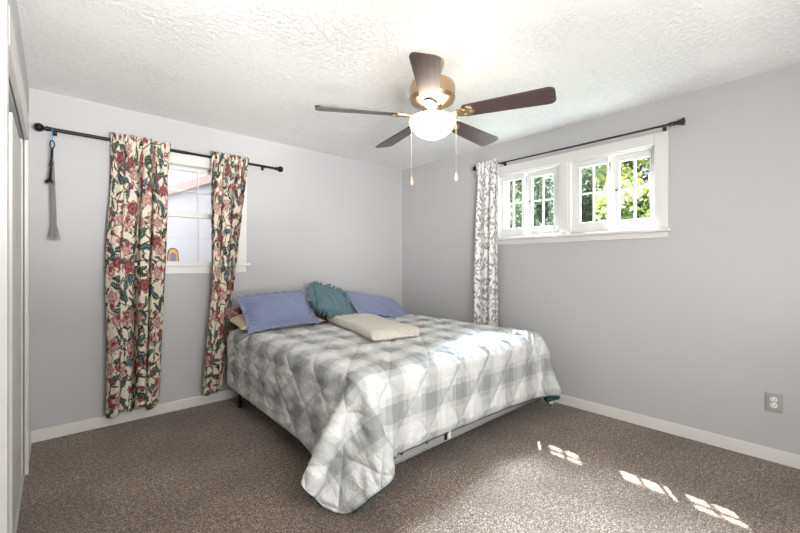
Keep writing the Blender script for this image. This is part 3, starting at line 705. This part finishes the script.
pillow('pillow', 'blue quilted flanged pillow at the bed head left, propped on cream pillow', MAT['blue'], pillow_mesh(.635, .42, .15, .045, 2.6, 4, .02), frame((1.465, 3.205, ZT+.178), (1, -.05, .04), (.05, .70, .62)), G)
pillow('pillow', 'blue quilted pillow slumped rightmost at the bed head', MAT['blue'], pillow_mesh(.80, .46, .13, .04, 2.6, 5, .01), frame((2.60, 3.23, ZT+.125), (.98, .02, -.19), (.06, .86, .45)), G)
tp = pillow('pillow', 'small teal square pillow with ruffled edge between two blue pillows', MAT['teal_cotton'], pillow_mesh(.34, .34, .15, 0, 2.4, 6), frame((1.975, 3.20, ZT+.215), (1, -.10, -.26), (.22, .72, .62)), G)
# ruffle around the teal pillow
nr = 240; ring = []; uvr = []
for k in range(nr):
    q = 2*PI*k/nr; e = 3.2
    cxx = abs(math.cos(q))**(2/e)*math.copysign(1, math.cos(q)); sxx = abs(math.sin(q))**(2/e)*math.copysign(1, math.sin(q))
    row = []
    for s in np.linspace(0, 1, 5):
        rr = .154+.070*s; wv_ = (.024*s)*math.sin(q*34)+.006*s*math.sin(q*13+1)
        row.append((cxx*rr, sxx*rr, wv_))
    ring.append(row)
ring = np.array(ring); ring = np.concatenate([ring, ring[:1]])
rf = MB().grid(ring).build('ruffle', MAT['teal_cotton'], None, True, False); rf.parent = tp
sm = rf.modifiers.new('cloth thickness', 'SOLIDIFY'); sm.thickness = .003

# folded cream blanket: stacked folds with a rounded fold along one long side
def folded():
    th = .075; prof = []
    W_ = .40
    # spiral-ish cross section: outer rounded slab with layer grooves at the open end
    n = 40; pts = []
    for k in range(13): a = PI/2+PI*k/12; pts.append((-W_/2+th/2+th/2*math.cos(a), th/2+th/2*math.sin(a)))
    for x in np.linspace(-W_/2+th/2, W_/2-.015, 10)[1:]: pts.append((x, 0.0))
    for lay in range(3):
        z0 = lay*th/3
        for k in range(7): a = -PI/2+PI*k/6; pts.append((W_/2-.015+.014*math.cos(a), z0+th/6+(th/6-.0015)*math.sin(a)))
        if lay < 2: pts.append((W_/2-.05, z0+th/3))
    for x in np.linspace(W_/2-.015, -W_/2+th/2, 10)[1:-1]: pts.append((x, th))
    L_ = 1.12; ns = 41; rows = []
    for j in range(ns):
        s = j/(ns-1); y = (s-.5)*L_
        endr = 1-.55*max(0, (abs(s-.5)-.46)/.04)**2
        row = []
        for (x, z) in pts:
            lump = 1+.05*math.sin(s*9+x*6)+.03*math.sin(s*17+1)
            row.append((x*(1-.02*math.sin(s*5))+.012*math.sin(s*4), y+.012*math.sin(x*9+z*30), (th/2+(z-th/2)*endr)*lump))
        rows.append(row)
    R_ = np.array(rows); m = MB(); m.grid(R_, None, 0, True)
    k = len(pts); m.f += [tuple(range(k)), tuple((ns-1)*k+i for i in range(k))]; m.mi += [0, 0]
    return m
o = folded().build('folded_blanket', MAT['blanket'], None, True)
o.matrix_world = Matrix.Translation((2.0, 2.64, ZT+.008)) @ Matrix.Rotation(math.radians(-15), 4, 'Z')
tag(o, 'folded cream woven blanket lying on the plaid comforter', 'blanket')

# ------------------------------------------------------------------ ceiling fan
FX, FY = 1.68, 1.58; ZB = 2.112
fan = thing('ceiling_fan', 'brass ceiling fan with five dark wooden blades and lit bowl', 'ceiling fan', (FX, FY, ZC))
MB().lathe([(.068, ZC), (.072, ZC-.012), (.066, ZC-.045), (.048, ZC-.085), (.040, ZC-.125)], (FX, FY, 0), 'Z', 40).build('canopy', MAT['brass2'], fan, True)
MB().lathe([(.040, ZC-.12), (.10, ZC-.126), (.128, ZC-.138), (.136, ZC-.16), (.134, ZC-.215), (.137, ZC-.222), (.126, ZC-.245), (.085, ZC-.26), (.06, ZC-.27), (.06, ZB+.017)], (FX, FY, 0), 'Z', 48).build('motor_housing', MAT['brass2'], fan, True)
MB().lathe([(.06, ZB+.018), (.075, ZB+.012), (.078, ZB-.006), (.062, ZB-.014), (.06, ZB-.022), (.082, ZB-.028), (.085, ZB-.034), (.02, ZB-.036)], (FX, FY, 0), 'Z', 40).build('switch_housing', MAT['brass'], fan, True)
bw = [(.09, -.030), (.128, -.034), (.141, -.044), (.143, -.056), (.136, -.078), (.118, -.105), (.09, -.128), (.055, -.145), (.02, -.152), (.002, -.153)]
MB().lathe([(r*.96, ZB+.02+h) for r, h in bw], (FX, FY, 0), 'Z', 56).build('light_bowl', MAT['opal'], fan, True)
for k in range(5):
    ang = math.radians(4.5+72*k); Mx = Matrix.Translation((FX, FY, ZB)) @ Matrix.Rotation(ang, 4, 'Z') @ Matrix.Rotation(math.radians(-12), 4, 'X')
    ol = []
    def arc(cx, cy, r, a0, a1, n=7): return [(cx+r*math.cos(a0+(a1-a0)*i/n), cy+r*math.sin(a0+(a1-a0)*i/n)) for i in range(n+1)]
    r0_, r1_, w0, w1_ = .185, .685, .052, .070
    ol += arc(r1_-.035, w1_-.035, .035, 0, PI/2)+arc(r0_+.02, w0-.02, .02, PI/2, PI)+arc(r0_+.02, -w0+.02, .02, PI, 1.5*PI)+arc(r1_-.035, -w1_+.035, .035, 1.5*PI, 2*PI)
    m = MB(); m.prism(ol, -.004, .004, Mx)
    for i, p in enumerate(ol+ol): m.uv[i] = (p[0]+k, p[1])
    bl = m.build('blade', MAT['walnut'], fan)
    am = MB()
    arm = [(.06, -.018), (.10, -.014), (.135, -.016), (.165, -.034), (.215, -.040), (.245, -.022), (.26, 0), (.245, .022), (.215, .040), (.165, .034), (.135, .016), (.10, .014), (.06, .018)]
    am.prism(arm, -.011, -.0042, Mx)
    for (sx_, sy_) in ((.20, -.022), (.20, .022), (.238, 0)):
        c_ = Mx @ Vector((sx_, sy_, -.0125)); am.lathe([(.0065, .002), (.0065, -.0015), (.003, -.003)], c_, 'Z', 10)
    am.build('blade_arm', MAT['brass'], bl)
for (px_, py_, zb_, mt) in ((-.078, .098, 1.72, 'woodbob'), (.110, -.092, 1.745, 'white_plastic')):
    x, y = FX+px_, FY+py_
    m = MB().tube([(x, y, ZB-.02), (x, y, zb_+.03)], .0007, 6)
    for i in range(40):
        zz = zb_+.035+(ZB-.03-zb_-.035)*i/39; m.lathe([(.0004, -.0022), (.0013, 0), (.0004, .0022)], (x, y, zz), 'Z', 6)
    m.tube([(FX+px_*.4, FY+py_*.4, ZB-.02), (x, y, ZB-.02)], .003, 8)
    ch = m.build('pull_chain', MAT['beadchain'], fan, True)
    MB().lathe([(.002, .032), (.005, .028), (.005, .018), (.010, .006), (.011, -.004), (.008, -.012), (.002, -.015)], (x, y, zb_), 'Z', 16).build('bob', MAT[mt], ch, True)

# ------------------------------------------------------------------ wall outlet
ou = thing('wall_outlet', 'steel plated double outlet low on the right wall', 'outlet', (XR, .225, .37))
MB().box(XR-.007, XR, .185, .265, .31, .43, .003).build('cover_plate', MAT['steel'], ou)
for zz in (.352, .388):
    r_ = MB().lathe([(.0165, 0), (.0165, -.003), (.014, -.004)], (XR-.007, .225, zz), 'X', 24).build('receptacle', MAT['white_plastic'], ou, True)
    MB().box(XR-.0117, XR-.0108, .2165, .219, zz-.002, zz+.007).box(XR-.0117, XR-.0108, .231, .2335, zz-.001, zz+.006).lathe([(.0022, -.0117+.0009), (.0022, -.0117)], (XR, .225, zz-.008), 'X', 10).build('slot', MAT['dark'], r_)
MB().lathe([(.003, 0), (.003, -.0015), (.001, -.002)], (XR-.007, .225, .37), 'X', 12).build('screw', MAT['steel'], ou)
